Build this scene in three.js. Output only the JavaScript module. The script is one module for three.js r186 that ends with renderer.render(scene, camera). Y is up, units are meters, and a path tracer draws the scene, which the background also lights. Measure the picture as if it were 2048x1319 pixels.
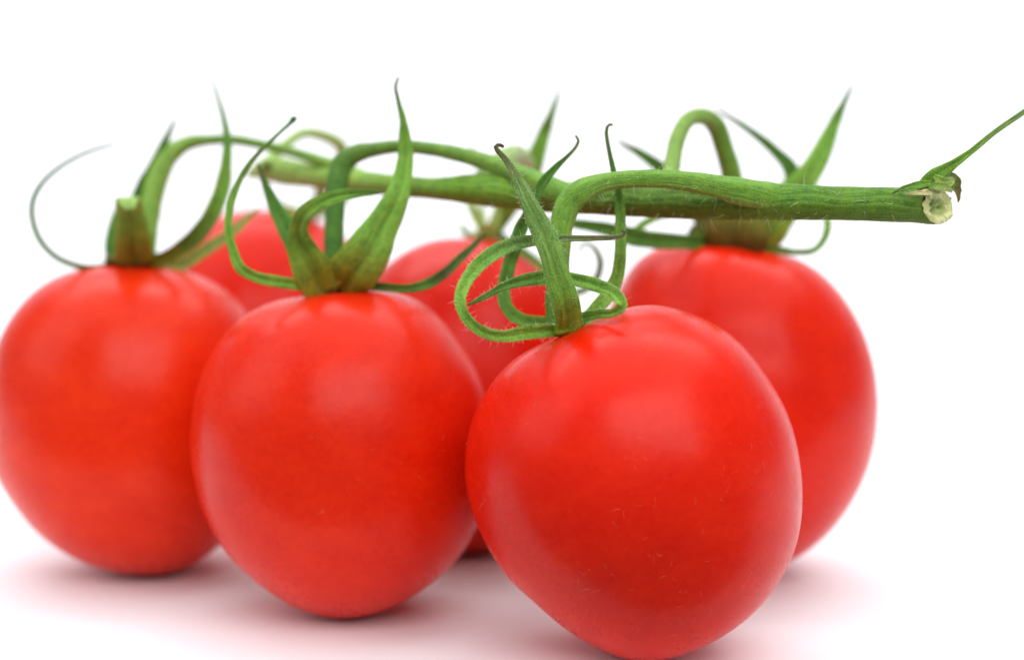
import * as THREE from 'three';
import { ImprovedNoise } from 'three/addons/math/ImprovedNoise.js';
import { mergeGeometries } from 'three/addons/utils/BufferGeometryUtils.js';
import { RectAreaLightUniformsLib } from 'three/addons/lights/RectAreaLightUniformsLib.js';

// ------------------------------------------------------------------ camera, light, exposure
RectAreaLightUniformsLib.init();
const scene = new THREE.Scene();
const W = 2048, H = 1319, F = 3214;                       // photograph size and focal length in its pixels
const HORIZON = 400, EYE = 0.053;                         // horizon row, camera height above the table
const camera = new THREE.PerspectiveCamera(2 * Math.atan(H / 2 / F) * 180 / Math.PI, W / H, 0.02, 20);
camera.position.set(0, EYE, 0);
const pitch = Math.atan((H / 2 - HORIZON) / F);
camera.rotation.x = -pitch;
camera.focus = 0.177;
camera.userData.fStop = 12.5;
camera.updateMatrixWorld(true);

const renderer = new THREE.WebGLRenderer({ antialias: true });
renderer.setSize(1024, 659);
renderer.toneMapping = THREE.LinearToneMapping;
renderer.toneMappingExposure = 0.94;
renderer.shadowMap.enabled = true;
scene.background = new THREE.Color(0.28, 0.28, 0.285);        // dim studio room around the set

function softbox(w, h, at, target, intensity) {
  const l = new THREE.RectAreaLight(0xffffff, intensity, w, h);
  l.position.set(...at); l.lookAt(...target);
  scene.add(l);
  return l;
}
softbox(1.3, 1.1, [0, 0.8, -0.35], [0, 0, -0.35], 1.45);        // big overhead soft light
softbox(0.56, 0.36, [0.12, 0.37, 0.22], [0, 0.03, -0.21], 4.0);
softbox(0.5, 0.5, [-0.62, 0.42, -0.02], [0, 0.03, -0.21], 1.7); // key, front right
softbox(2.0, 0.7, [0, 1.15, -0.75], [0, 0.3, -1.25], 3.0);     // backdrop light

// ------------------------------------------------------------------ helpers
let seed = 7;
function rnd() { seed = (seed + 0x6d2b79f5) | 0; let t = Math.imul(seed ^ (seed >>> 15), 1 | seed); t = (t + Math.imul(t ^ (t >>> 7), 61 | t)) ^ t; return ((t ^ (t >>> 14)) >>> 0) / 4294967296; }
const rr = (a, b) => a + (b - a) * rnd();
const perlin = new ImprovedNoise();
const V = (x, y, z) => new THREE.Vector3(x, y, z);
const AXIS = V(0, 0, -1).applyQuaternion(camera.quaternion);
const UP = V(0, 1, 0).applyQuaternion(camera.quaternion);
const RIGHT = V(1, 0, 0);
const q = (px, py) => AXIS.clone().addScaledVector(RIGHT, (px - W / 2) / F).addScaledVector(UP, (H / 2 - py) / F);
const at = (px, py, mm) => camera.position.clone().addScaledVector(q(px, py), mm / 1000);   // a measured point: column, row, distance
const fbm = (x, y, z, o = 4) => { let s = 0, a = 0.5; for (let i = 0; i < o; i++) { s += a * perlin.noise(x, y, z); x *= 2.03; y *= 2.03; z *= 2.03; a *= 0.5; } return s; };

function texture(w, h, fn, srgb) {
  const d = new Uint8Array(w * h * 4);
  for (let y = 0; y < h; y++) for (let x = 0; x < w; x++) {
    const c = fn(x, y); const i = (y * w + x) * 4;
    d[i] = c[0]; d[i + 1] = c[1]; d[i + 2] = c[2]; d[i + 3] = 255;
  }
  const t = new THREE.DataTexture(d, w, h);
  t.magFilter = THREE.LinearFilter; t.minFilter = THREE.LinearFilter;
  t.wrapS = t.wrapT = THREE.RepeatWrapping;
  if (srgb) t.colorSpace = THREE.SRGBColorSpace;
  t.needsUpdate = true;
  return t;
}
const cl = (v) => Math.max(0, Math.min(255, Math.round(v)));

// tileable noise: blend of a torus walk
function tile(x, y, w, h, fx, fy, z) {
  const a = x / w * Math.PI * 2, b = y / h * Math.PI * 2;
  return fbm(Math.cos(a) * fx + 11, Math.sin(a) * fx + Math.cos(b) * fy, Math.sin(b) * fy + z);
}

// ------------------------------------------------------------------ materials
function skinTextures(z) {
  const w = 1024, h = 512, dots = new Float32Array(w * h);
  for (let k = 0; k < 1500; k++) {
    const x = Math.floor(rnd() * w), y = Math.floor(rr(0.12, 0.95) * h), v = rnd() < 0.62 ? -rr(0.1, 0.45) : rr(0.1, 0.4);
    if (fbm(x * 0.012, y * 0.012, z + 5, 2) < -0.02 + rr(-0.12, 0.1)) continue;
    dots[y * w + x] += v; if (rnd() < 0.35) dots[y * w + (x + 1) % w] += v * 0.7;
  }
  const map = texture(w, h, (x, y) => {
    const big = tile(x, y, w, h, 0.9, 0.7, z), mid = tile(x, y, w, h, 3.5, 2.6, z + 9), fine = tile(x, y, w, h, 22, 12, z + 3);
    const d = dots[y * w + x];
    const v = 0.93 + 0.05 * big + 0.04 * mid + 0.04 * fine;
    return [cl(255 * (v + 0.35 * Math.min(d, 0.1) + 0.02)), cl(255 * (0.76 + 0.16 * big + 0.16 * mid + 0.14 * fine + d * 1.1)), cl(255 * (0.76 + 0.2 * big + 0.15 * mid + 0.1 * fine + d))];
  }, true);
  const rough = texture(w, h, (x, y) => {
    const n = tile(x, y, w, h, 2.2, 1.7, z + 20), f = tile(x, y, w, h, 14, 10, z + 31);
    const r = 0.74 + 0.34 * n + 0.16 * f;
    return [255, cl(255 * r), 0];
  });
  const bump = texture(w, h, (x, y) => {
    const n = tile(x, y, w, h, 30, 18, z + 40), m = tile(x, y, w, h, 7, 5, z + 44);
    const v = 128 + 90 * n + 30 * m + dots[y * w + x] * 60;
    return [cl(v), cl(v), cl(v)];
  });
  return { map, rough, bump };
}
const skinA = skinTextures(1.5), skinB = skinTextures(8.5);
function skin(t, r, g, b) {
  return new THREE.MeshPhysicalMaterial({ name: 'tomato_skin', color: new THREE.Color().setRGB(r, g, b), map: t.map, roughness: 0.4, roughnessMap: t.rough, bumpMap: t.bump, bumpScale: 0.000025, ior: 1.285 });
}
const greenMap = texture(512, 512, (x, y) => {
  const streak = tile(x, y, 512, 512, 4.2, 0.35, 2), fine = tile(x, y, 512, 512, 10, 0.9, 7), blot = tile(x, y, 512, 512, 1.4, 1.2, 12), grain = tile(x, y, 512, 512, 13, 13, 17);
  const v = 0.885 + 0.22 * streak + 0.14 * fine + 0.16 * blot + 0.5 * grain;
  return [cl(255 * (v + 0.12 * blot)), cl(255 * (v + 0.02)), cl(255 * (v - 0.12 * blot))];
}, true);
const greenBump = texture(512, 512, (x, y) => {
  const streak = tile(x, y, 512, 512, 4.2, 0.35, 2), fine = tile(x, y, 512, 512, 10, 0.9, 7), grain = tile(x, y, 512, 512, 13, 13, 17);
  const v = 128 + 190 * streak + 80 * fine + 90 * grain;
  return [cl(v), cl(v), cl(v)];
});
const leafMat = new THREE.MeshPhysicalMaterial({ name: 'sepal_green', color: 0xffffff, vertexColors: true, map: greenMap, bumpMap: greenBump, bumpScale: 0.00018, roughness: 0.65, specularIntensity: 0.45, side: THREE.DoubleSide });
const stemMat = new THREE.MeshPhysicalMaterial({ name: 'stem_green', color: 0xffffff, vertexColors: true, map: greenMap, bumpMap: greenBump, bumpScale: 0.00015, roughness: 0.6, specularIntensity: 0.45, side: THREE.DoubleSide });
const cutMat = new THREE.MeshPhysicalMaterial({ name: 'cut_pith', color: 0xffffff, vertexColors: true, roughness: 0.5, side: THREE.DoubleSide });
const hairMat = new THREE.MeshStandardMaterial({ name: 'pale_hair', color: new THREE.Color().setRGB(0.76, 0.78, 0.54), roughness: 0.6 });
const fibreMat = new THREE.MeshStandardMaterial({ name: 'pink_fibre', color: new THREE.Color().setRGB(0.9, 0.36, 0.23), roughness: 0.6 });
const paperMat = new THREE.MeshStandardMaterial({ name: 'white_paper', color: new THREE.Color().setRGB(0.865, 0.865, 0.9), roughness: 0.75 });

// ------------------------------------------------------------------ setting: one seamless white sheet, swept up behind
{
  const prof = [[-0.167, 0], [-0.18, 0], [-0.2, 0], [-0.4, 0], [-0.6, 0]];
  for (let i = 1; i <= 14; i++) { const a = i / 14 * Math.PI / 2; prof.push([-0.75 - Math.sin(a) * 0.5, 0.5 - Math.cos(a) * 0.5]); }
  prof.push([-1.25, 0.8], [-1.25, 1.3]);
  const pos = [], idx = [], n = prof.length, T = 0.004;
  for (const [dz, dy] of [[0, 0], [1, 1]]) for (const [z, y] of prof) for (const x of [-1.4, 1.4]) pos.push(x, y - dy * T, z - dz * T * (y > 0.01 ? 1 : 0));
  for (let s = 0; s < 2; s++) for (let i = 0; i < n - 1; i++) { const a = s * n * 2 + i * 2, b = a + 1, c = a + 2, d = a + 3; s ? idx.push(a, c, b, b, c, d) : idx.push(a, b, c, b, d, c); }
  const g = new THREE.BufferGeometry();
  g.setAttribute('position', new THREE.Float32BufferAttribute(pos, 3)); g.setIndex(idx); g.computeVertexNormals();
  const m = new THREE.Mesh(g, paperMat); m.name = 'table_backdrop'; m.receiveShadow = m.castShadow = true;
  m.userData = { label: 'seamless white sheet under and behind the tomatoes', kind: 'structure', category: 'backdrop' };
  scene.add(m);
}

// ------------------------------------------------------------------ fruit: a body turned from its measured outline
function outline(pts, c) {
  const curve = new THREE.CatmullRomCurve3(pts.map(([x, y]) => V(x - c[0], c[1] - y, 0)), true, 'centripetal');
  const N = 720, r = new Float32Array(N), S = curve.getPoints(3000).map((p) => [Math.atan2(p.y, p.x), Math.hypot(p.x, p.y)]).sort((a, b) => a[0] - b[0]);
  for (let i = 0, k = 0; i < N; i++) {
    const a = -Math.PI + (i + 0.5) / N * 2 * Math.PI;
    while (k < S.length - 1 && S[k][0] < a) k++;
    r[i] = S[k][1];
  }
  let out = r;
  for (let pass = 0; pass < 3; pass++) { const s = new Float32Array(N); for (let i = 0; i < N; i++) { let t = 0; for (let j = -7; j <= 7; j++) t += out[(i + j + N) % N]; s[i] = t / 15; } out = s; }
  return (a) => { let u = ((a + Math.PI) / (2 * Math.PI) % 1 + 1) % 1 * N - 0.5; const i = Math.floor(u), f = u - i; return out[(i + N) % N] * (1 - f) + out[(i + 1) % N] * f; };
}
// pts: outline in photograph pixels; stalk: pixel of the stalk end; mm: distance, or null to let it rest on the table
function fruitBody({ pts, c, stalk, mm, deep = 1, lump = 1, rest = true }) {
  const rad = outline(pts, c), a0 = Math.atan2(c[1] - stalk[1], stalk[0] - c[0]), z0 = rnd() * 50;
  const SH = 0.994;
  const unit = (t, f) => {                                   // in units of the distance along the lens axis
    const ra = rad(a0 - t) * SH, rb = rad(a0 + t) * SH;
    const bx = Math.cos(a0 - t) * ra, by = Math.sin(a0 - t) * ra, ax = Math.cos(a0 + t) * rb, ay = Math.sin(a0 + t) * rb;
    const mx = (ax + bx) / 2, my = (ay + by) / 2, ex = (bx - ax) / 2, ey = (by - ay) / 2, e = Math.hypot(ex, ey);
    const cs = Math.cos(f), sn = Math.sin(f);
    const dim = -0.03 * rad(a0) * Math.exp(-((t / 0.2) ** 2)) * (1 + 0.3 * Math.cos(5 * f + z0)) + 0.006 * rad(a0) * Math.exp(-(((t - 0.5) / 0.25) ** 2)) * Math.cos(5 * f + z0) * Math.abs(sn);
    const n = 1 + lump * 0.012 * fbm(cs * 1.3 + z0, Math.cos(t) * 1.6, sn * 1.3 * Math.sin(t), 2) * Math.sin(t) * Math.abs(sn);
    return q(c[0] + mx + ex * cs + Math.cos(a0) * dim, c[1] - my - ey * cs - Math.sin(a0) * dim).addScaledVector(AXIS, -deep * e * sn / F * n);
  };
  const NT = 90, NP = 120;
  if (mm == null) {
    let low = 1e9;
    for (let i = 1; i < 180; i++) for (let j = 0; j < 60; j++) low = Math.min(low, unit(i / 180 * Math.PI, j / 60 * Math.PI * 2).y);
    mm = -EYE / low * 1000;
  }
  const point = (t, f) => camera.position.clone().addScaledVector(unit(t, f), mm / 1000);
  const origin = at(c[0], c[1], mm); origin.y = 0;
  const pos = [], uv = [], idx = [];
  let low = 1e9;
  for (let i = 0; i <= NT; i++) for (let j = 0; j <= NP; j++) {
    const p = point(i / NT * Math.PI, j / NP * Math.PI * 2).sub(origin);
    low = Math.min(low, p.y);
    pos.push(p.x, p.y, p.z); uv.push(j / NP, 1 - i / NT);
  }
  for (let i = 0; i < NT; i++) for (let j = 0; j < NP; j++) { const a = i * (NP + 1) + j, b = a + 1, d = a + NP + 1, e = d + 1; idx.push(a, b, d, b, e, d); }
  const g = new THREE.BufferGeometry();
  g.setAttribute('position', new THREE.Float32BufferAttribute(pos, 3)); g.setAttribute('uv', new THREE.Float32BufferAttribute(uv, 2)); g.setIndex(idx);
  g.computeVertexNormals();
  const nn = g.attributes.normal;
  for (let i = 0; i <= NT; i++) { const a = i * (NP + 1), b = a + NP, n = V(nn.getX(a) + nn.getX(b), nn.getY(a) + nn.getY(b), nn.getZ(a) + nn.getZ(b)).normalize(); nn.setXYZ(a, n.x, n.y, n.z); nn.setXYZ(b, n.x, n.y, n.z); }
  for (const [row] of [[0], [NT]]) { const n = V(0, 0, 0); for (let j = 0; j <= NP; j++) { const k = row * (NP + 1) + j; n.x += nn.getX(k); n.y += nn.getY(k); n.z += nn.getZ(k); } n.normalize(); for (let j = 0; j <= NP; j++) nn.setXYZ(row * (NP + 1) + j, n.x, n.y, n.z); }
  return { g, origin, point, mm };
}

// ------------------------------------------------------------------ strands: stalks and sepals along measured curves
// a row is [column, row, mm, width in pixels]; flat = thickness over width; col = [at, r, g, b] stops
const GREEN = [0.235, 0.48, 0.06], DARK = [0.11, 0.27, 0.035], PALE = [0.42, 0.63, 0.15], OLIVE = [0.3, 0.25, 0.012], DRY = [0.21, 0.25, 0.1], DRYTIP = [0.2, 0.15, 0.085];
function ramp(stops, s) {
  if (s <= stops[0][0]) return stops[0][1];
  for (let i = 1; i < stops.length; i++) if (s <= stops[i][0]) { const f = (s - stops[i - 1][0]) / (stops[i][0] - stops[i - 1][0]); return stops[i - 1][1].map((v, k) => v + (stops[i][1][k] - v) * f); }
  return stops[stops.length - 1][1];
}
function strand(rows, { flat = 1, cup = 0, turn = 0, twist = 0, col = [[0, GREEN], [1, GREEN]], seg = 0, around = 16, ribs = 0, wob = 0.05, cut = null, open = false, near = 0 } = {}) {
  rows = rows.map((r) => [r[0], r[1], r[2] - near, r[3]]);
  const curve = new THREE.CatmullRomCurve3(rows.map((r) => at(r[0], r[1], r[2])), false, 'centripetal');
  const L = curve.getLength(), n = seg || Math.max(24, Math.min(140, Math.round(L / 0.00035)));
  // width by arc length
  const fine = curve.getPoints((rows.length - 1) * 40), arc = [0];
  for (let i = 1; i < fine.length; i++) arc.push(arc[i - 1] + fine[i].distanceTo(fine[i - 1]));
  const knots = rows.map((r, i) => [arc[i * 40] / arc[arc.length - 1], r[3] * r[2] / F / 1000]);
  const widthAt = (s) => {
    let i = 1; while (i < knots.length - 1 && s > knots[i][0]) i++;
    const [s0, w0] = knots[i - 1], [s1, w1] = knots[i], f = Math.max(0, Math.min(1, (s - s0) / (s1 - s0))), h = f * f * (3 - 2 * f) * 0.5 + f * 0.5;
    return w0 + (w1 - w0) * h;
  };
  const z0 = rnd() * 60, pos = [], uv = [], colr = [], idx = [], frames = [];
  let prev = null;
  const cen = [], tan = [], side = [], nor = [], wid = [];
  for (let i = 0; i <= n; i++) {
    const s = i / n, p = curve.getPointAt(s), t = curve.getTangentAt(s).normalize();
    const view = camera.position.clone().sub(p).normalize();
    let sd = new THREE.Vector3().crossVectors(t, view);
    if (prev && sd.length() < 0.25) sd.lerp(prev, 0.8);
    sd.addScaledVector(t, -sd.dot(t)).normalize();
    if (prev && sd.dot(prev) < 0) sd.negate();
    if (prev) sd.lerp(prev, 0.3).addScaledVector(t, -sd.dot(t)).normalize();
    prev = sd.clone();
    const a = turn + twist * s, nn = new THREE.Vector3().crossVectors(sd, t).normalize();
    const sdr = sd.clone().multiplyScalar(Math.cos(a)).addScaledVector(nn, Math.sin(a)), nr = new THREE.Vector3().crossVectors(sdr, t).normalize();
    const w = widthAt(s) / Math.max(0.3, Math.abs(Math.cos(a)) + (flat > 0.7 ? 1 : 0) * (1 - Math.abs(Math.cos(a))));
    cen.push(p); tan.push(t); side.push(sdr); nor.push(nr); wid.push(w);
  }
  const surf = (i, a) => {
    const w = wid[i] * (1 + wob * 2 * fbm(i / n * L * 450 + z0, 3.1, z0, 2)), u = Math.cos(a), v = Math.sin(a);
    const rib = 1 + (ribs ? 0.035 * Math.cos(ribs * a + z0) : 0) + 0.05 * wob * 10 * fbm(u * 1.4 + z0, v * 1.4, i / n * L * 350, 2);
    const th = Math.max(w * flat, Math.min(0.00035, w));
    let o = side[i].clone().multiplyScalar(w / 2 * u * rib).addScaledVector(nor[i], th / 2 * v * rib);
    if (cup) o.addScaledVector(nor[i], cup * w * (u * u - 0.4));
    if (flat < 0.7 && v > 0) o.addScaledVector(nor[i], -0.13 * w * Math.exp(-u * u * 14));       // sunken midrib
    const p = cen[i].clone().add(o);
    if (cut) { const d = p.clone().sub(cen[n]).dot(cut); if (i === n || d > 0) p.addScaledVector(tan[i], -d / tan[i].dot(cut)); }
    return p;
  };
  const per = (i) => Math.PI * wid[i] * (0.5 + flat * 0.5);
  const meanPer = per(Math.round(n * 0.4));
  for (let i = 0; i <= n; i++) {
    const c = ramp(col, i / n), nz = 1 + 0.35 * fbm(i / n * L * 160 + z0, z0, 0.3, 3);
    for (let j = 0; j <= around; j++) {
      const a = j / around * Math.PI * 2, p = surf(i, a);
      pos.push(p.x, p.y, p.z);
      uv.push(j / around * Math.max(0.25, Math.round(meanPer / 0.008 * 4) / 4) + z0, i / n * L / 0.008);
      const u = Math.cos(a), gr = flat < 0.7 ? 1.04 - 0.24 * Math.exp(-u * u * 22) + 0.16 * u ** 8 - 0.12 * Math.exp(-((Math.abs(u) - 0.55) ** 2) * 60) : 1;
      colr.push(c[0] * nz * gr, c[1] * (0.5 + 0.5 * nz) * gr, c[2] * nz * gr);
    }
  }
  const M = around + 1;
  for (let i = 0; i < n; i++) for (let j = 0; j < around; j++) { const a = i * M + j, b = a + 1, d = a + M, e = d + 1; idx.push(a, d, b, b, d, e); }
  for (const [i, flip] of [[0, 1], [n, 0]]) {
    if (open && i === n) continue;
    const k = pos.length / 3, tip = cen[i].clone().addScaledVector(tan[i], (flip ? -1 : 1) * (cut ? 0 : wid[i] * 0.25)), c = ramp(col, i / n);
    pos.push(tip.x, tip.y, tip.z); uv.push(0.5, i / n * L / 0.008); colr.push(...c);
    for (let j = 0; j < around; j++) { const a = i * M + j; flip ? idx.push(k, a, a + 1) : idx.push(k, a + 1, a); }
  }
  const g = new THREE.BufferGeometry();
  g.setAttribute('position', new THREE.Float32BufferAttribute(pos, 3)); g.setAttribute('uv', new THREE.Float32BufferAttribute(uv, 2)); g.setAttribute('color', new THREE.Float32BufferAttribute(colr, 3));
  g.setIndex(idx); g.computeVertexNormals();
  const nn = g.attributes.normal;
  for (let i = 0; i <= n; i++) { const a = i * M, b = a + around, v = V(nn.getX(a) + nn.getX(b), nn.getY(a) + nn.getY(b), nn.getZ(a) + nn.getZ(b)).normalize(); nn.setXYZ(a, v.x, v.y, v.z); nn.setXYZ(b, v.x, v.y, v.z); }
  return { g, L, n, surf, cen, tan, wid, nor, side };
}

// one hair: a tapered three-sided bent tube
function hair(list, p, dir, len, r, bend) {
  const K = 4, pos = [], idx = [];
  let d = dir.clone().normalize(), c = p.clone();
  for (let k = 0; k <= K; k++) {
    const s = V(0.3, 0.8, 0.5).cross(d).normalize(), u = new THREE.Vector3().crossVectors(d, s), w = r * (1 - 0.75 * k / K);
    for (let j = 0; j < 3; j++) { const a = j / 3 * Math.PI * 2, v = c.clone().addScaledVector(s, Math.cos(a) * w).addScaledVector(u, Math.sin(a) * w); pos.push(v.x, v.y, v.z); }
    c.addScaledVector(d, len / K); d.addScaledVector(bend, 1 / K).normalize();
  }
  for (let k = 0; k < K; k++) for (let j = 0; j < 3; j++) { const a = k * 3 + j, b = k * 3 + (j + 1) % 3; idx.push(a, b, a + 3, b, b + 3, a + 3); }
  const g = new THREE.BufferGeometry();
  g.setAttribute('position', new THREE.Float32BufferAttribute(pos, 3)); g.setIndex(idx); g.computeVertexNormals();
  list.push(g);
}
function fuzz(list, st, count, { s0 = 0.02, s1 = 0.97, short = [0.0001, 0.00032], long = [0.00045, 0.001], share = 0.08, r = 0.000015, flat = 0.5 } = {}) {
  for (let k = 0; k < count; k++) {
    const i = Math.max(1, Math.min(st.n - 1, Math.round(rr(s0, s1) * st.n)));
    const a = rnd() < flat ? (rnd() < 0.5 ? 0 : Math.PI) + rr(-0.5, 0.5) : rnd() * Math.PI * 2;
    const p = st.surf(i, a), nrm = p.clone().sub(st.cen[i]).normalize();
    const isLong = rnd() < share, len = isLong ? rr(...long) : rr(...short);
    const dir = nrm.clone().addScaledVector(st.tan[i], rr(-0.7, 0.7)).addScaledVector(V(rr(-1, 1), rr(-1, 1), rr(-1, 1)), 0.45);
    hair(list, p.addScaledVector(nrm, -0.00003), dir, len, isLong ? r * 1.35 : r, V(rr(-1, 1), rr(-1, 1), rr(-1, 1)).multiplyScalar(isLong ? 1.5 : 0.6));
  }
}
function part(name, g, mat, parent, origin, extra) {
  g.translate(-origin.x, -origin.y, -origin.z);
  const m = new THREE.Mesh(g, mat); m.name = name; m.castShadow = m.receiveShadow = true;
  if (extra) m.userData = extra;
  parent.add(m);
  return m;
}

// rounded knob where sepals meet
function knob(px, py, mm, wpx, hpx, col, lean = 0) {
  const g = new THREE.SphereGeometry(1, 28, 18), p = at(px, py, mm), k = mm / F / 1000;
  const pa = g.attributes.position, c = [];
  for (let i = 0; i < pa.count; i++) {
    const n = 1 + 0.12 * fbm(pa.getX(i) * 2 + px, pa.getY(i) * 2, pa.getZ(i) * 2 + py, 3);
    pa.setXYZ(i, pa.getX(i) * wpx / 2 * k * n, pa.getY(i) * hpx / 2 * k * n, pa.getZ(i) * wpx / 2 * k * n);
    c.push(...col);
  }
  g.setAttribute('color', new THREE.Float32BufferAttribute(c, 3));
  g.rotateZ(lean); g.translate(p.x, p.y, p.z); g.computeVertexNormals();
  return g;
}

// ------------------------------------------------------------------ tomatoes
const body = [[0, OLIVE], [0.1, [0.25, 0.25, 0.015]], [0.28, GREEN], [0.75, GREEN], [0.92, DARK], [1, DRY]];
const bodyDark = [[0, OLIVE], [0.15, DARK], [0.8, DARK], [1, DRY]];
const loop = [[0, GREEN], [0.55, [0.1, 0.23, 0.035]], [0.85, DARK], [1, DRYTIP]];
const front = [[0, [0.42, 0.68, 0.05]], [0.05, [0.34, 0.7, 0.06]], [0.2, [0.28, 0.6, 0.07]], [0.5, [0.26, 0.46, 0.1]], [0.74, [0.22, 0.38, 0.1]], [0.88, [0.22, 0.29, 0.09]], [1, DRYTIP]];

function tomato(spec) {
  const f = fruitBody(spec), grp = new THREE.Group();
  grp.name = spec.name; grp.position.copy(f.origin);
  grp.userData = { label: spec.label, category: 'tomato', group: 'tomatoes of one truss' };
  const fruit = new THREE.Mesh(f.g, spec.skin); fruit.name = 'fruit'; fruit.castShadow = fruit.receiveShadow = true; grp.add(fruit);
  const cal = part('calyx', mergeGeometries(spec.knobs.map(([x, y, z, ...k]) => knob(x, y, z - (spec.near || 0), ...k))), leafMat, grp, f.origin);
  const hairs = [];
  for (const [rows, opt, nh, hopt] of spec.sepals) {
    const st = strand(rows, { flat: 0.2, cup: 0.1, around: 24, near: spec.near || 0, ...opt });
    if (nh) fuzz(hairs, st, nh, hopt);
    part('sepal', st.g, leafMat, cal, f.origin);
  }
  if (hairs.length) part('sepal_hair', mergeGeometries(hairs), hairMat, cal, f.origin, { kind: 'stuff' });
  if (spec.fibres) {
    const list = [];
    for (let k = 0, guard = 0; k < spec.fibres && guard < 20000; guard++) {
      const t = rr(0.5, 2.9), a = rr(0.05, Math.PI - 0.05);
      const p = f.point(t, a), e = 0.01, tt = f.point(t + e, a).sub(p), ta = f.point(t, a + e).sub(p);
      let nrm = new THREE.Vector3().crossVectors(ta, tt).normalize();
      if (nrm.dot(camera.position.clone().sub(p)) < 0) nrm.negate();
      const s = p.clone().sub(camera.position), d = s.dot(AXIS), px = s.dot(RIGHT) / d * F + W / 2, py = H / 2 - s.dot(UP) / d * F;
      const want = spec.weight(px, py) * Math.max(0, Math.min(1, 0.35 + 3 * fbm(px * 0.009, py * 0.009, 3, 2)));
      if (rnd() > want) continue;
      k++;
      tt.normalize(); ta.normalize();
      const w = rnd() * Math.PI * 2, dir = tt.multiplyScalar(Math.cos(w)).addScaledVector(ta, Math.sin(w)).addScaledVector(nrm, rr(0.1, 0.5));
      hair(list, p.clone().addScaledVector(nrm, 0.000005), dir, rr(0.00025, 0.0012), rr(0.000008, 0.000014), V(rr(-1, 1), rr(-1, 1), rr(-1, 1)).multiplyScalar(1.2));
    }
    part('fruit_fibre', mergeGeometries(list), fibreMat, grp, f.origin, { kind: 'stuff' });
  }
  scene.add(grp);
  return f;
}

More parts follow.
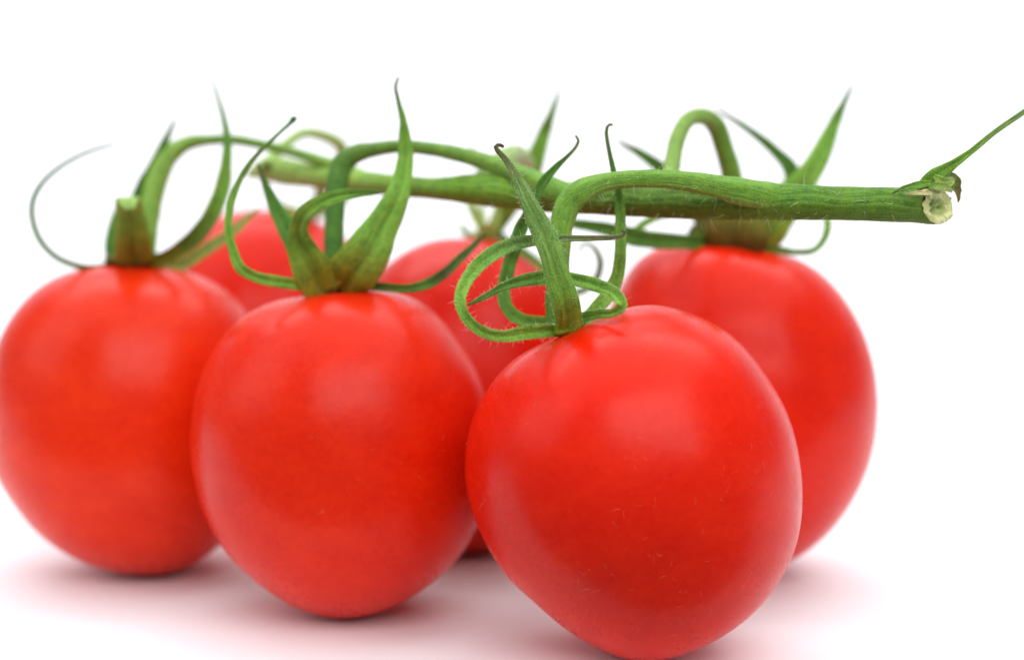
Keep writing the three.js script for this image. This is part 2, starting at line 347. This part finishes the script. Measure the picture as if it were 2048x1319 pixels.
const PL = [PALE[0], PALE[1], PALE[2]];
tomato({
  name: 'tomato', label: 'front tomato under the cut end of the vine, in sharp focus with tiny fibres',
  near: 5, c: [1265, 955], stalk: [1135, 662], skin: skin(skinA, 0.87, 0.026, 0.003),
  pts: [[1300, 607], [1345, 612], [1400, 632], [1450, 658], [1500, 705], [1535, 755], [1565, 805], [1585, 860], [1597, 920], [1602, 975], [1600, 1030], [1591, 1082], [1578, 1116], [1557, 1154], [1523, 1200], [1480, 1238], [1430, 1268], [1376, 1293], [1325, 1313], [1280, 1319], [1240, 1314], [1210, 1300], [1160, 1275], [1110, 1240], [1060, 1195], [1020, 1160], [990, 1120], [965, 1075], [945, 1030], [933, 985], [928, 940], [930, 900], [938, 850], [955, 810], [975, 775], [1000, 742], [1030, 715], [1065, 692], [1105, 674], [1135, 664], [1180, 640], [1240, 617]],
  knobs: [[1135, 656, 188, 76, 26, [0.4, 0.5, 0.04], 0.35]],
  sepals: [
    [[[1130, 668, 187, 54], [1137, 645, 185, 54], [1130, 600, 182, 56], [1117, 560, 181, 52], [1102, 505, 180, 48], [1088, 470, 180, 48], [1072, 438, 180, 43], [1055, 400, 180, 32], [1036, 360, 181, 22], [1012, 320, 182, 13], [996, 302, 182, 10], [991, 294, 182, 9], [998, 289, 182, 8], [1007, 293, 182, 6]], { col: front, cup: -0.08, twist: 0.3 }, 700, {}],
    [[[1120, 660, 188, 26], [1092, 661, 186, 28], [1050, 665, 183, 29], [1007, 672, 180, 24], [965, 663, 178, 22], [930, 632, 177, 21], [920, 600, 177, 23], [931, 564, 178, 26], [961, 526, 180, 30], [999, 499, 182, 30], [1033, 486, 183, 27], [1065, 481, 184, 23], [1114, 477, 185, 15], [1177, 476, 186, 12], [1228, 475, 186, 9], [1246, 471, 186, 7], [1250, 464, 186, 6], [1244, 462, 186, 5]], { col: [[0, GREEN], [0.5, GREEN], [0.7, [0.2, 0.36, 0.09]], [0.88, DRY], [1, DRYTIP]], cup: 0.14 }, 1000, { share: 0.09, r: 0.000012 }],
    [[[1112, 650, 190, 26], [1085, 645, 191, 27], [1060, 643, 192, 26], [1033, 634, 193, 26], [1012, 611, 194, 25], [1007, 579, 195, 26], [1014, 547, 195, 27], [1021, 520, 195, 28], [1030, 490, 194, 28], [1042, 456, 194, 27], [1056, 428, 193, 22], [1070, 397, 193, 19], [1088, 362, 193, 20], [1114, 332, 193, 14], [1130, 317, 193, 9], [1150, 296, 193, 7], [1157, 281, 193, 6], [1151, 271, 193, 5]], { col: [[0, GREEN], [0.25, [0.15, 0.33, 0.04]], [0.5, DARK], [0.85, DARK], [1, DRY]] }, 260, {}],
    [[[1140, 648, 188, 24], [1164, 636, 187, 22], [1198, 628, 184, 18], [1228, 624, 182, 17], [1245, 610, 181, 22], [1230, 589, 182, 27], [1198, 572, 184, 28], [1156, 560, 185.5, 26], [1115, 555, 186, 27], [1082, 556, 186, 29], [1050, 560, 185, 25], [1012, 571, 184, 18], [975, 590, 182.5, 13], [938, 609, 181, 6]], { col: [[0, DARK], [0.25, GREEN], [0.7, [0.18, 0.38, 0.06]], [0.88, [0.13, 0.28, 0.05]], [1, DARK]], cup: 0.14 }, 700, { share: 0.09, r: 0.000012 }],
    [[[1150, 645, 189, 26], [1173, 637, 190, 28], [1198, 611, 191.5, 29], [1222, 580, 192.5, 30], [1236, 547, 192.5, 26], [1241, 505, 192, 24], [1241, 462, 192, 22], [1241, 430, 192, 21], [1237, 385, 192, 16], [1226, 336, 191.5, 11], [1216, 289, 191, 8], [1213, 261, 191, 7], [1217, 250, 191, 6], [1225, 249, 191, 5]], { col: [[0, GREEN], [0.6, [0.2, 0.4, 0.06]], [0.75, DARK], [1, DRY]] }, 260, {}],
  ],
  fibres: 230,
  weight: (x, y) => (y > 860 && y < 1290 ? 0.25 + 0.75 * Math.max(0, Math.min(1, (x - 1020) / 330)) * (y > 920 ? 1 : 0.5) : y > 690 ? 0.1 : 0),
});
tomato({
  name: 'tomato_001', label: 'middle tomato of the front row, between the left one and the sharp front one',
  near: 5.5, c: [681, 900], stalk: [672, 580], skin: skin(skinB, 0.83, 0.036, 0.005),
  pts: [[690, 578], [740, 577], [800, 584], [840, 600], [870, 621], [900, 653], [930, 695], [955, 738], [970, 780], [978, 840], [980, 895], [978, 950], [970, 1010], [955, 1055], [935, 1092], [908, 1127], [870, 1162], [820, 1196], [770, 1220], [715, 1235], [680, 1236], [630, 1226], [580, 1205], [530, 1172], [490, 1137], [460, 1106], [435, 1070], [412, 1025], [397, 975], [388, 930], [384, 880], [388, 820], [400, 765], [415, 725], [440, 680], [470, 645], [510, 618], [555, 599], [610, 588], [650, 581]],
  knobs: [[668, 566, 208, 96, 24, OLIVE], [668, 545, 210, 90, 50, OLIVE]],
  sepals: [
    [[[684, 580, 206, 70], [704, 548, 204, 104], [736, 502, 203, 92], [758, 462, 203, 74], [778, 427, 203, 60], [795, 390, 203, 48], [805, 353, 204, 38], [811, 310, 205, 32], [809, 275, 205, 25], [806, 241, 205, 15], [796, 200, 206, 9], [791, 172, 206, 7], [797, 154, 206, 5]], { col: body, cup: -0.06 }],
    [[[650, 582, 205, 80], [628, 545, 204, 84], [604, 500, 203, 62], [597, 460, 201, 40], [608, 427, 199, 32], [640, 404, 198, 28], [690, 389, 198, 24], [735, 385, 199, 14], [768, 384, 200, 5]], { col: body, cup: 0.12 }],
    [[[622, 560, 209, 50], [600, 505, 209, 48], [578, 462, 209, 42], [556, 425, 210, 32], [536, 382, 211, 19], [522, 348, 211, 10], [515, 328, 211, 5]], { col: bodyDark }],
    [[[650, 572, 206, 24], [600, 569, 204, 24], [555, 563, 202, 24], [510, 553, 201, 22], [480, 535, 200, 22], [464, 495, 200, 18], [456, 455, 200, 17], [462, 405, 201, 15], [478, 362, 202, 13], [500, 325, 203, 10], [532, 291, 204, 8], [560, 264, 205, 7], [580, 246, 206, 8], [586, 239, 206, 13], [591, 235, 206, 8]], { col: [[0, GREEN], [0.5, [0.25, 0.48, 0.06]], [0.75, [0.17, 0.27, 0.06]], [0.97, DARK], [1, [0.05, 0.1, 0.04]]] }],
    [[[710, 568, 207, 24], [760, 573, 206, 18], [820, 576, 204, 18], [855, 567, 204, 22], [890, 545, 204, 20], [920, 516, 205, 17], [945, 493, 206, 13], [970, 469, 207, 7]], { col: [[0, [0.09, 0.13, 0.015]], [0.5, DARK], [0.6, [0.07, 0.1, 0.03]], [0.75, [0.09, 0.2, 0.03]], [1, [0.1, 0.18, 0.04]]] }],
    [[[690, 560, 212, 50], [725, 500, 215, 40], [748, 455, 217, 26], [757, 425, 218, 8]], { col: bodyDark }],
  ],
  fibres: 40, weight: (x, y) => (y > 760 && y < 1150 && x > 430 && x < 900 ? 0.5 : 0.03),
});
tomato({
  name: 'tomato_002', label: 'leftmost tomato, cropped by the edge, with a thin curled sepal over it',
  near: 6.5, c: [266, 845], stalk: [266, 524], skin: skin(skinA, 0.82, 0.046, 0.005),
  pts: [[260, 523], [310, 526], [350, 534], [400, 550], [450, 576], [485, 608], [510, 650], [528, 700], [540, 760], [543, 820], [541, 880], [532, 940], [515, 990], [490, 1035], [460, 1075], [415, 1112], [370, 1138], [310, 1148], [250, 1143], [200, 1130], [150, 1109], [100, 1075], [60, 1035], [25, 985], [0, 935], [-10, 880], [-13, 820], [-8, 750], [5, 685], [28, 638], [60, 596], [100, 563], [150, 540], [205, 527]],
  knobs: [[268, 518, 233, 120, 34, [0.12, 0.13, 0.012]]],
  sepals: [
    [[[268, 526, 229, 78], [266, 490, 227, 72], [262, 450, 225, 64], [258, 418, 223, 56], [255, 400, 221.5, 50], [256, 398, 219.5, 42], [258, 408, 218, 34], [260, 418, 217.5, 20]], { col: [[0, [0.22, 0.18, 0.012]], [0.2, [0.26, 0.26, 0.02]], [0.48, GREEN], [1, PALE]], cup: -0.05 }],
    [[[232, 527, 233, 30], [222, 500, 233, 26], [225, 465, 234, 24], [238, 420, 236, 20], [250, 400, 237, 8]], { col: bodyDark }],
    [[[235, 528, 232, 18], [190, 535, 231, 14], [150, 530, 229, 12], [110, 512, 228, 11], [80, 480, 227, 11], [64, 435, 226, 10], [66, 400, 226, 10], [85, 365, 227, 9], [125, 330, 228, 7], [180, 302, 229, 6], [228, 288, 230, 4]], { col: [[0, GREEN], [0.4, DARK], [1, [0.09, 0.13, 0.09]]], turn: 0.5 }],
    [[[268, 480, 237, 30], [270, 420, 237, 32], [285, 375, 237, 30], [307, 332, 237, 24], [325, 292, 237, 18], [343, 254, 237, 9], [352, 236, 237, 4]], { col: bodyDark }],
    [[[295, 524, 231, 30], [330, 515, 229, 28], [392, 471, 227, 34], [427, 420, 226, 33], [445, 372, 226, 31], [452, 325, 226, 22], [454, 277, 227, 16], [446, 232, 228, 11], [436, 198, 229, 7], [423, 156, 230, 4]], { col: [[0, OLIVE], [0.25, [0.1, 0.19, 0.02]], [0.5, GREEN], [0.9, DARK], [1, DARK]] }],
    [[[320, 526, 234, 28], [362, 528, 234, 26], [410, 499, 234, 25], [461, 465, 235, 20], [495, 435, 236, 13], [517, 416, 236, 5]], { col: [[0, PL], [1, PL]] }],
  ],
});
tomato({
  name: 'tomato_003', label: 'right back tomato, partly hidden behind the sharp front one, below the thick vine',
  c: [1462, 815], stalk: [1462, 487], mm: null, skin: skin(skinB, 0.8, 0.027, 0.003),
  pts: [[1365, 484], [1420, 484], [1462, 488], [1500, 492], [1560, 505], [1620, 531], [1660, 565], [1700, 618], [1725, 668], [1742, 725], [1751, 790], [1749, 850], [1739, 910], [1722, 957], [1700, 1000], [1670, 1045], [1630, 1085], [1580, 1119], [1530, 1141], [1475, 1151], [1410, 1148], [1350, 1128], [1290, 1090], [1240, 1040], [1205, 980], [1185, 910], [1175, 830], [1177, 760], [1187, 700], [1210, 630], [1240, 570], [1252, 545], [1275, 516], [1315, 493]],
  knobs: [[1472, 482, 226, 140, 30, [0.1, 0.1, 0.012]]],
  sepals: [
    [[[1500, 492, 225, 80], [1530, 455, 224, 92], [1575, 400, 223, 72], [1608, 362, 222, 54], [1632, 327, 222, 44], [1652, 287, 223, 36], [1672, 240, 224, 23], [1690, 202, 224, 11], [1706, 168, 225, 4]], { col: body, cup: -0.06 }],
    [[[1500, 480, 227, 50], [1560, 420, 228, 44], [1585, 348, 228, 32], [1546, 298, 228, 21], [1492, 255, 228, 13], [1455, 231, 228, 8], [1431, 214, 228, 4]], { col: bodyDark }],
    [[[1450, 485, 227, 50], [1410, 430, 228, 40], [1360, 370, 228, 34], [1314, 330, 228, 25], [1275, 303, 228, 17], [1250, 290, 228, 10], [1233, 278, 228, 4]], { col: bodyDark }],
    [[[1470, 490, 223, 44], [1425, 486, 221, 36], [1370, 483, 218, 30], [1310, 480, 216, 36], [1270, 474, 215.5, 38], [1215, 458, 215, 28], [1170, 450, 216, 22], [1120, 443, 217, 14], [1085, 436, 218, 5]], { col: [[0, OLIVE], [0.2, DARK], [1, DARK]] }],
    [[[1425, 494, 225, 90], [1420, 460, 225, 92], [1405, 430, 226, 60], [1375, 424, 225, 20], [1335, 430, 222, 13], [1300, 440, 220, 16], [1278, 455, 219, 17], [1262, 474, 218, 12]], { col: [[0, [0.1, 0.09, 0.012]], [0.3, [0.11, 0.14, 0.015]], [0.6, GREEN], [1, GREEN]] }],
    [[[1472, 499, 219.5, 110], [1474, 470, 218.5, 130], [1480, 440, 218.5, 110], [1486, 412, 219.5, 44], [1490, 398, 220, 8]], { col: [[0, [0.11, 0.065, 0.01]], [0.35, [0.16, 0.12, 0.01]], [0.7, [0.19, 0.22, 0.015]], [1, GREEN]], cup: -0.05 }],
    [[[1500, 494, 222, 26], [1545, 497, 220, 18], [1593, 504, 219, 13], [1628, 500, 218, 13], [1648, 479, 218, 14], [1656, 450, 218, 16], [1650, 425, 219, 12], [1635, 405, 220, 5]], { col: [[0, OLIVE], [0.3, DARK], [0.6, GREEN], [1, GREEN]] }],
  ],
});
tomato({
  name: 'tomato_004', label: 'blurred back left tomato, seen between the leftmost and the middle one',
  near: 10, c: [520, 770], stalk: [600, 424], mm: null, skin: skin(skinA, 0.76, 0.024, 0.003),
  pts: [[520, 414], [600, 420], [660, 445], [705, 485], [735, 540], [752, 600], [760, 680], [758, 760], [748, 840], [728, 910], [690, 965], [640, 1000], [580, 1018], [515, 1020], [450, 1012], [390, 988], [340, 945], [305, 890], [288, 820], [281, 740], [283, 660], [292, 590], [308, 545], [330, 510], [362, 476], [405, 446], [460, 424]],
  knobs: [[605, 428, 283, 90, 24, PL]],
  sepals: [
    [[[600, 428, 281, 26], [560, 415, 279, 24], [535, 385, 279, 18], [528, 350, 280, 6]], { col: [[0, PL], [1, PL]] }],
    [[[615, 428, 282, 26], [655, 420, 281, 24], [690, 400, 282, 18], [715, 370, 283, 6]], { col: [[0, PL], [1, PL]] }],
    [[[605, 432, 280, 26], [598, 452, 277, 26], [590, 475, 277, 16], [580, 490, 278, 6]], { col: [[0, GREEN], [1, GREEN]] }],
  ],
});
tomato({
  name: 'tomato_005', label: 'blurred back middle tomato, seen through the curled sepals of the front one',
  near: 7, c: [935, 790], stalk: [965, 470], mm: null, skin: skin(skinB, 0.75, 0.022, 0.004),
  pts: [[935, 469], [990, 472], [1045, 490], [1095, 525], [1135, 575], [1165, 640], [1182, 710], [1188, 790], [1183, 870], [1165, 945], [1130, 1010], [1080, 1060], [1020, 1092], [950, 1104], [880, 1100], [815, 1075], [760, 1035], [720, 980], [695, 915], [683, 840], [682, 760], [692, 690], [710, 625], [745, 557], [798, 508], [850, 483], [895, 471]],
  knobs: [[970, 470, 250, 70, 22, PL]],
  sepals: [
    [[[985, 468, 249, 28], [1030, 400, 246, 36], [1062, 345, 243, 40], [1075, 305, 242, 36], [1089, 265, 242, 27], [1104, 225, 241, 15], [1121, 175, 241, 4]], { col: [[0, GREEN], [0.7, GREEN], [1, DARK]] }],
    [[[970, 470, 248, 24], [964, 455, 247, 20], [953, 435, 247, 19], [942, 410, 247, 18], [930, 375, 248, 12], [925, 350, 248, 5]], { col: [[0, PL], [1, PL]] }],
    [[[975, 472, 248, 26], [985, 455, 247, 22], [994, 425, 247, 20], [1005, 390, 248, 14], [1010, 360, 248, 5]], { col: [[0, PL], [1, PL]] }],
    [[[955, 474, 251, 20], [936, 469, 252, 14], [926, 458, 253, 12], [921, 446, 254, 5]], { col: bodyDark }],
    [[[968, 466, 254, 16], [962, 400, 257, 12], [952, 330, 259, 9], [942, 280, 260, 6], [928, 243, 261, 3]], { col: [[0, PL], [1, [0.3, 0.4, 0.3]]] }],
    [[[1000, 474, 246, 22], [1070, 520, 240, 18], [1140, 585, 236, 16], [1178, 574, 234, 15], [1195, 552, 233, 15], [1201, 525, 232, 14], [1192, 500, 231, 11], [1178, 488, 231, 8], [1166, 488, 231, 6], [1160, 497, 231, 6], [1163, 506, 231, 5]], { col: [[0, DARK], [0.5, GREEN], [0.9, GREEN], [1, DARK]] }],
  ],
});

// ------------------------------------------------------------------ the vine: main stem, one stalk to each tomato, cut end
{
  const vine = new THREE.Group(), O = at(1024, 380, 205);
  vine.name = 'tomato_vine'; vine.position.copy(O);
  vine.userData = { label: 'thick green vine stem lying over all the tomatoes, its pale cut end at right', category: 'vine stem' };
  const cutN = RIGHT.clone().multiplyScalar(0.62).addScaledVector(AXIS, -0.78).normalize();
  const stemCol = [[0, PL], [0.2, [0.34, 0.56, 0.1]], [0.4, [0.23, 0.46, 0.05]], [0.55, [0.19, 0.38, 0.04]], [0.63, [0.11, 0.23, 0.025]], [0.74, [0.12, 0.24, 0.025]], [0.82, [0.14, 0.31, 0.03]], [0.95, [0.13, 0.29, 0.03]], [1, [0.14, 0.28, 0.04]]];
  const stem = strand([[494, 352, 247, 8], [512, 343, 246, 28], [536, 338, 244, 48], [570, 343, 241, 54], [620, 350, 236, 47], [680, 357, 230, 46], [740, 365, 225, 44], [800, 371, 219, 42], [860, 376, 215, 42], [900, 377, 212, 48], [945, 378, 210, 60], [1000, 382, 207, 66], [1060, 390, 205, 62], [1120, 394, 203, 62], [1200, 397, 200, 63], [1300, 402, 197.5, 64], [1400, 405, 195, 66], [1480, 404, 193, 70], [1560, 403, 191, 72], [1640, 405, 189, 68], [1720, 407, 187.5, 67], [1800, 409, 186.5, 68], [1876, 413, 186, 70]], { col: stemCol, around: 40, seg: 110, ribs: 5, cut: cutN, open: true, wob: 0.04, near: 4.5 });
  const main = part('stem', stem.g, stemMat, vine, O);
  const stalks = [
    ['stalk', [[1113, 652, 188.5, 40], [1113, 600, 189, 44], [1116, 550, 189, 44], [1119, 500, 189, 44], [1124, 450, 189, 46], [1138, 408, 189, 52], [1165, 382, 188.5, 50], [1205, 366, 188.5, 38], [1250, 359, 188.5, 35], [1300, 357, 188.5, 36], [1360, 361, 189, 38], [1420, 370, 189.5, 44], [1480, 383, 190, 54], [1540, 394, 190.8, 58], [1590, 402, 190.6, 50]], [[0, [0.12, 0.28, 0.03]], [0.2, GREEN], [0.45, [0.22, 0.44, 0.06]], [0.7, [0.2, 0.42, 0.05]], [1, [0.19, 0.4, 0.045]]]],
    ['stalk', [[668, 545, 210, 40], [668, 490, 211, 40], [670, 430, 212, 38], [675, 375, 213, 40], [686, 328, 214, 46], [712, 308, 214, 38], [750, 299, 214, 29], [800, 293, 213, 26], [860, 298, 212, 27], [930, 312, 210, 31], [1000, 334, 207, 36], [1060, 358, 203.5, 42], [1110, 382, 201, 50], [1150, 396, 200, 52]], [[0, [0.09, 0.24, 0.03]], [0.25, [0.1, 0.24, 0.035]], [0.4, [0.17, 0.32, 0.05]], [1, [0.23, 0.44, 0.06]]]],
    ['stalk', [[285, 525, 233, 48], [292, 470, 234, 46], [302, 410, 235, 43], [318, 350, 236, 42], [340, 309, 237, 41], [375, 287, 238, 29], [420, 280, 238, 21], [470, 280, 237, 20], [530, 291, 236, 20], [590, 306, 235, 21], [650, 325, 233, 24], [710, 348, 229, 28], [755, 365, 225, 26]], [[0, GREEN], [0.3, [0.3, 0.5, 0.09]], [0.5, [0.19, 0.36, 0.05]], [1, GREEN]]],
    ['stalk', [[1476, 485, 226, 46], [1472, 420, 225, 44], [1464, 349, 223, 41], [1449, 297, 221, 38], [1434, 254, 219, 38], [1410, 233, 216, 32], [1378, 238, 213, 30], [1356, 274, 210, 32], [1343, 336, 206, 33], [1335, 375, 202, 38], [1330, 400, 199, 42]], [[0, GREEN], [0.4, [0.17, 0.35, 0.045]], [0.52, [0.3, 0.48, 0.1]], [1, [0.31, 0.5, 0.1]]]],
    ['stalk', [[612, 432, 282, 28], [630, 410, 278, 26], [655, 350, 270, 26], [686, 315, 266, 26], [678, 289, 262, 27], [650, 273, 258, 23], [610, 266, 254, 20], [573, 287, 250, 20], [545, 315, 246, 24], [535, 335, 243, 30]], [[0, PL], [0.35, [0.2, 0.36, 0.05]], [0.6, PL], [1, PL]]],
    ['stalk', [[970, 468, 250, 28], [1000, 440, 249, 28], [1040, 380, 245, 32], [1052, 335, 240, 36], [1035, 312, 232, 42], [1008, 320, 222, 44], [975, 355, 213, 46], [960, 372, 211, 46]], [[0, PL], [0.6, [0.48, 0.6, 0.26]], [1, PL]]],
  ];
  const hs = [];
  stalks.forEach(([name, rows, col], i) => {
    const s = strand(rows, { col, around: 26, ribs: 5, wob: 0.05, near: [4.6, 4.8, 5.5, 2.5, 7, 5.5][i] });
    const m = part(name, s.g, stemMat, vine, O);
    if (i === 0) fuzz(hs, s, 480, { flat: 0, short: [0.00012, 0.0004], long: [0.0006, 0.0018], share: 0.2, s0: 0.05, s1: 0.95 });
    if (i === 1) fuzz(hs, s, 160, { flat: 0, short: [0.0001, 0.0003], share: 0.05, s0: 0.05, s1: 0.95 });
  });
  fuzz(hs, stem, 420, { flat: 0, s0: 0.5, s1: 0.96, short: [0.0002, 0.0006], long: [0.0007, 0.0024], share: 0.3, r: 0.000017 });
  part('stem_hair', mergeGeometries(hs), hairMat, vine, O, { kind: 'stuff' });

  // cut face: woody rim, pale flesh, hollow green pith
  {
    const n = stem.n, R = 12, A = 48, pos = [], col = [], idx = [], c0 = stem.cen[n];
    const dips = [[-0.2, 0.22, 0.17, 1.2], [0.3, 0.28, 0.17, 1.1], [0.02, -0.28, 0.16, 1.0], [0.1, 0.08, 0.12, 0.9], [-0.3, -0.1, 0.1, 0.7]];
    for (let i = 0; i <= R; i++) for (let j = 0; j <= A; j++) {
      const a = j / A * Math.PI * 2, f = i / R, e = stem.surf(n, a).sub(c0);
      const p = c0.clone().addScaledVector(e, f * 1.0);
      const x = f * Math.cos(a), y = f * Math.sin(a);
      let dep = 0.00012 * fbm(x * 5, y * 5, 4, 3) * 3, hole = 0;
      if (f < 0.98) dep += 0.0007 * fbm(x * 3.5, y * 3.5, 14, 3) * f + 0.00025 * Math.exp(-Math.pow((f - 0.8) / 0.12, 2));
      for (const [u, v, r, k] of dips) { const g = k * Math.exp(-((x - u) ** 2 + (y - v) ** 2) / (r * r)); hole += g; }
      dep -= 0.0009 * Math.min(1.2, hole);
      if (i === R) dep = Math.max(-0.0001, 0.0009 * fbm(x * 4, y * 4, 9, 3));
      p.addScaledVector(cutN, dep);
      pos.push(p.x, p.y, p.z);
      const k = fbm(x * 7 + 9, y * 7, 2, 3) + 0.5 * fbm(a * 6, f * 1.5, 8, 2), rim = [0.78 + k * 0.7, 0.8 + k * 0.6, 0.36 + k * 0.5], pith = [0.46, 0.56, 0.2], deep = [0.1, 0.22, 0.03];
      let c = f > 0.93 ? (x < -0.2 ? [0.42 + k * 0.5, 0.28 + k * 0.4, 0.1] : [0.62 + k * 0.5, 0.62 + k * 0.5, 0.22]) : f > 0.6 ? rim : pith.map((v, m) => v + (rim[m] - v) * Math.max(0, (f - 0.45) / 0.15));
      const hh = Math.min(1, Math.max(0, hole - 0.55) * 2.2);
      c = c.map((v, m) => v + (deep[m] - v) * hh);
      col.push(...c);
    }
    for (let i = 0; i < R; i++) for (let j = 0; j < A; j++) { const a = i * (A + 1) + j, b = a + 1, d = a + A + 1, e = d + 1; idx.push(a, d, b, b, d, e); }
    const g = new THREE.BufferGeometry();
    g.setAttribute('position', new THREE.Float32BufferAttribute(pos, 3)); g.setAttribute('color', new THREE.Float32BufferAttribute(col, 3)); g.setIndex(idx); g.computeVertexNormals();
    part('cut_end', g, cutMat, vine, O, { label: 'pale cut face of the stem with hollow green pith' });
  }
  // torn leaf stub above the cut
  {
    const torn = [[0, [0.2, 0.4, 0.04]], [0.4, [0.22, 0.42, 0.05]], [1, [0.28, 0.4, 0.17]]], hs2 = [];
    const s1 = strand([[1838, 384, 184, 10], [1852, 364, 183.5, 24], [1872, 350, 183, 30], [1893, 338, 183, 25], [1912, 325, 182.5, 17], [1945, 301, 182.5, 12], [1990, 264, 182.5, 11], [2048, 224, 182.5, 11], [2100, 188, 182.5, 8]], { flat: 0.3, cup: 0.12, col: torn, around: 18, near: 4.5 });
    const leaf = part('torn_leaf', s1.g, leafMat, vine, O, { label: 'torn leaf stub with a long thin strand beside the cut end' });
    fuzz(hs2, s1, 240, { s1: 0.8, share: 0.1 });
    const bits = [
      [[[1786, 386, 184, 3], [1812, 375, 183.4, 13], [1840, 369, 183, 16], [1862, 366, 183.2, 9]], [[0, DARK], [1, GREEN]]],
      [[[1806, 388, 183.6, 3], [1830, 386, 183, 10], [1858, 384, 182.8, 12], [1880, 381, 183.5, 12]], [[0, [0.4, 0.5, 0.12]], [0.4, [0.86, 0.8, 0.38]], [1, [0.8, 0.8, 0.36]]]],
      [[[1850, 378, 184, 16], [1872, 366, 184, 26], [1895, 358, 185, 22], [1912, 366, 186, 14], [1922, 382, 187, 6]], [[0, GREEN], [0.5, [0.3, 0.38, 0.12]], [0.85, [0.4, 0.3, 0.08]], [1, [0.32, 0.17, 0.05]]]],
      [[[1880, 358, 186, 14], [1900, 366, 187, 18], [1914, 376, 188, 16], [1918, 396, 188, 7], [1917, 404, 188, 3]], [[0, [0.3, 0.42, 0.12]], [0.6, [0.2, 0.28, 0.05]], [1, [0.4, 0.25, 0.07]]]],
      [[[1868, 352, 183, 10], [1884, 362, 182.5, 20], [1898, 364, 183, 18], [1908, 358, 184, 7]], [[0, [0.3, 0.48, 0.08]], [1, [0.42, 0.56, 0.14]]]],
      [[[1858, 374, 182.6, 8], [1874, 371, 182.3, 18], [1890, 374, 182.6, 18], [1904, 382, 183.5, 8]], [[0, GREEN], [0.5, [0.45, 0.6, 0.14]], [1, [0.7, 0.7, 0.26]]]],
      [[[1888, 350, 184, 8], [1904, 352, 184, 16], [1914, 362, 184.5, 16], [1916, 376, 185, 10], [1921, 386, 185.5, 4]], [[0, [0.4, 0.48, 0.2]], [0.6, [0.24, 0.3, 0.06]], [1, [0.42, 0.22, 0.06]]]],
      [[[1845, 382, 184.5, 14], [1860, 362, 184.2, 22], [1878, 356, 184, 18], [1890, 348, 184, 8]], [[0, [0.06, 0.14, 0.02]], [1, [0.13, 0.22, 0.03]]]],
    ];
    for (const [rows, col] of bits) { const b = strand(rows, { flat: 0.25, cup: 0.2, col, around: 14, wob: 0.25, near: 4.5 }); part('torn_flap', b.g, leafMat, leaf, O); fuzz(hs2, b, 40, {}); }
    part('leaf_hair', mergeGeometries(hs2), hairMat, leaf, O, { kind: 'stuff' });
  }
  scene.add(vine);
}

renderer.render(scene, camera);
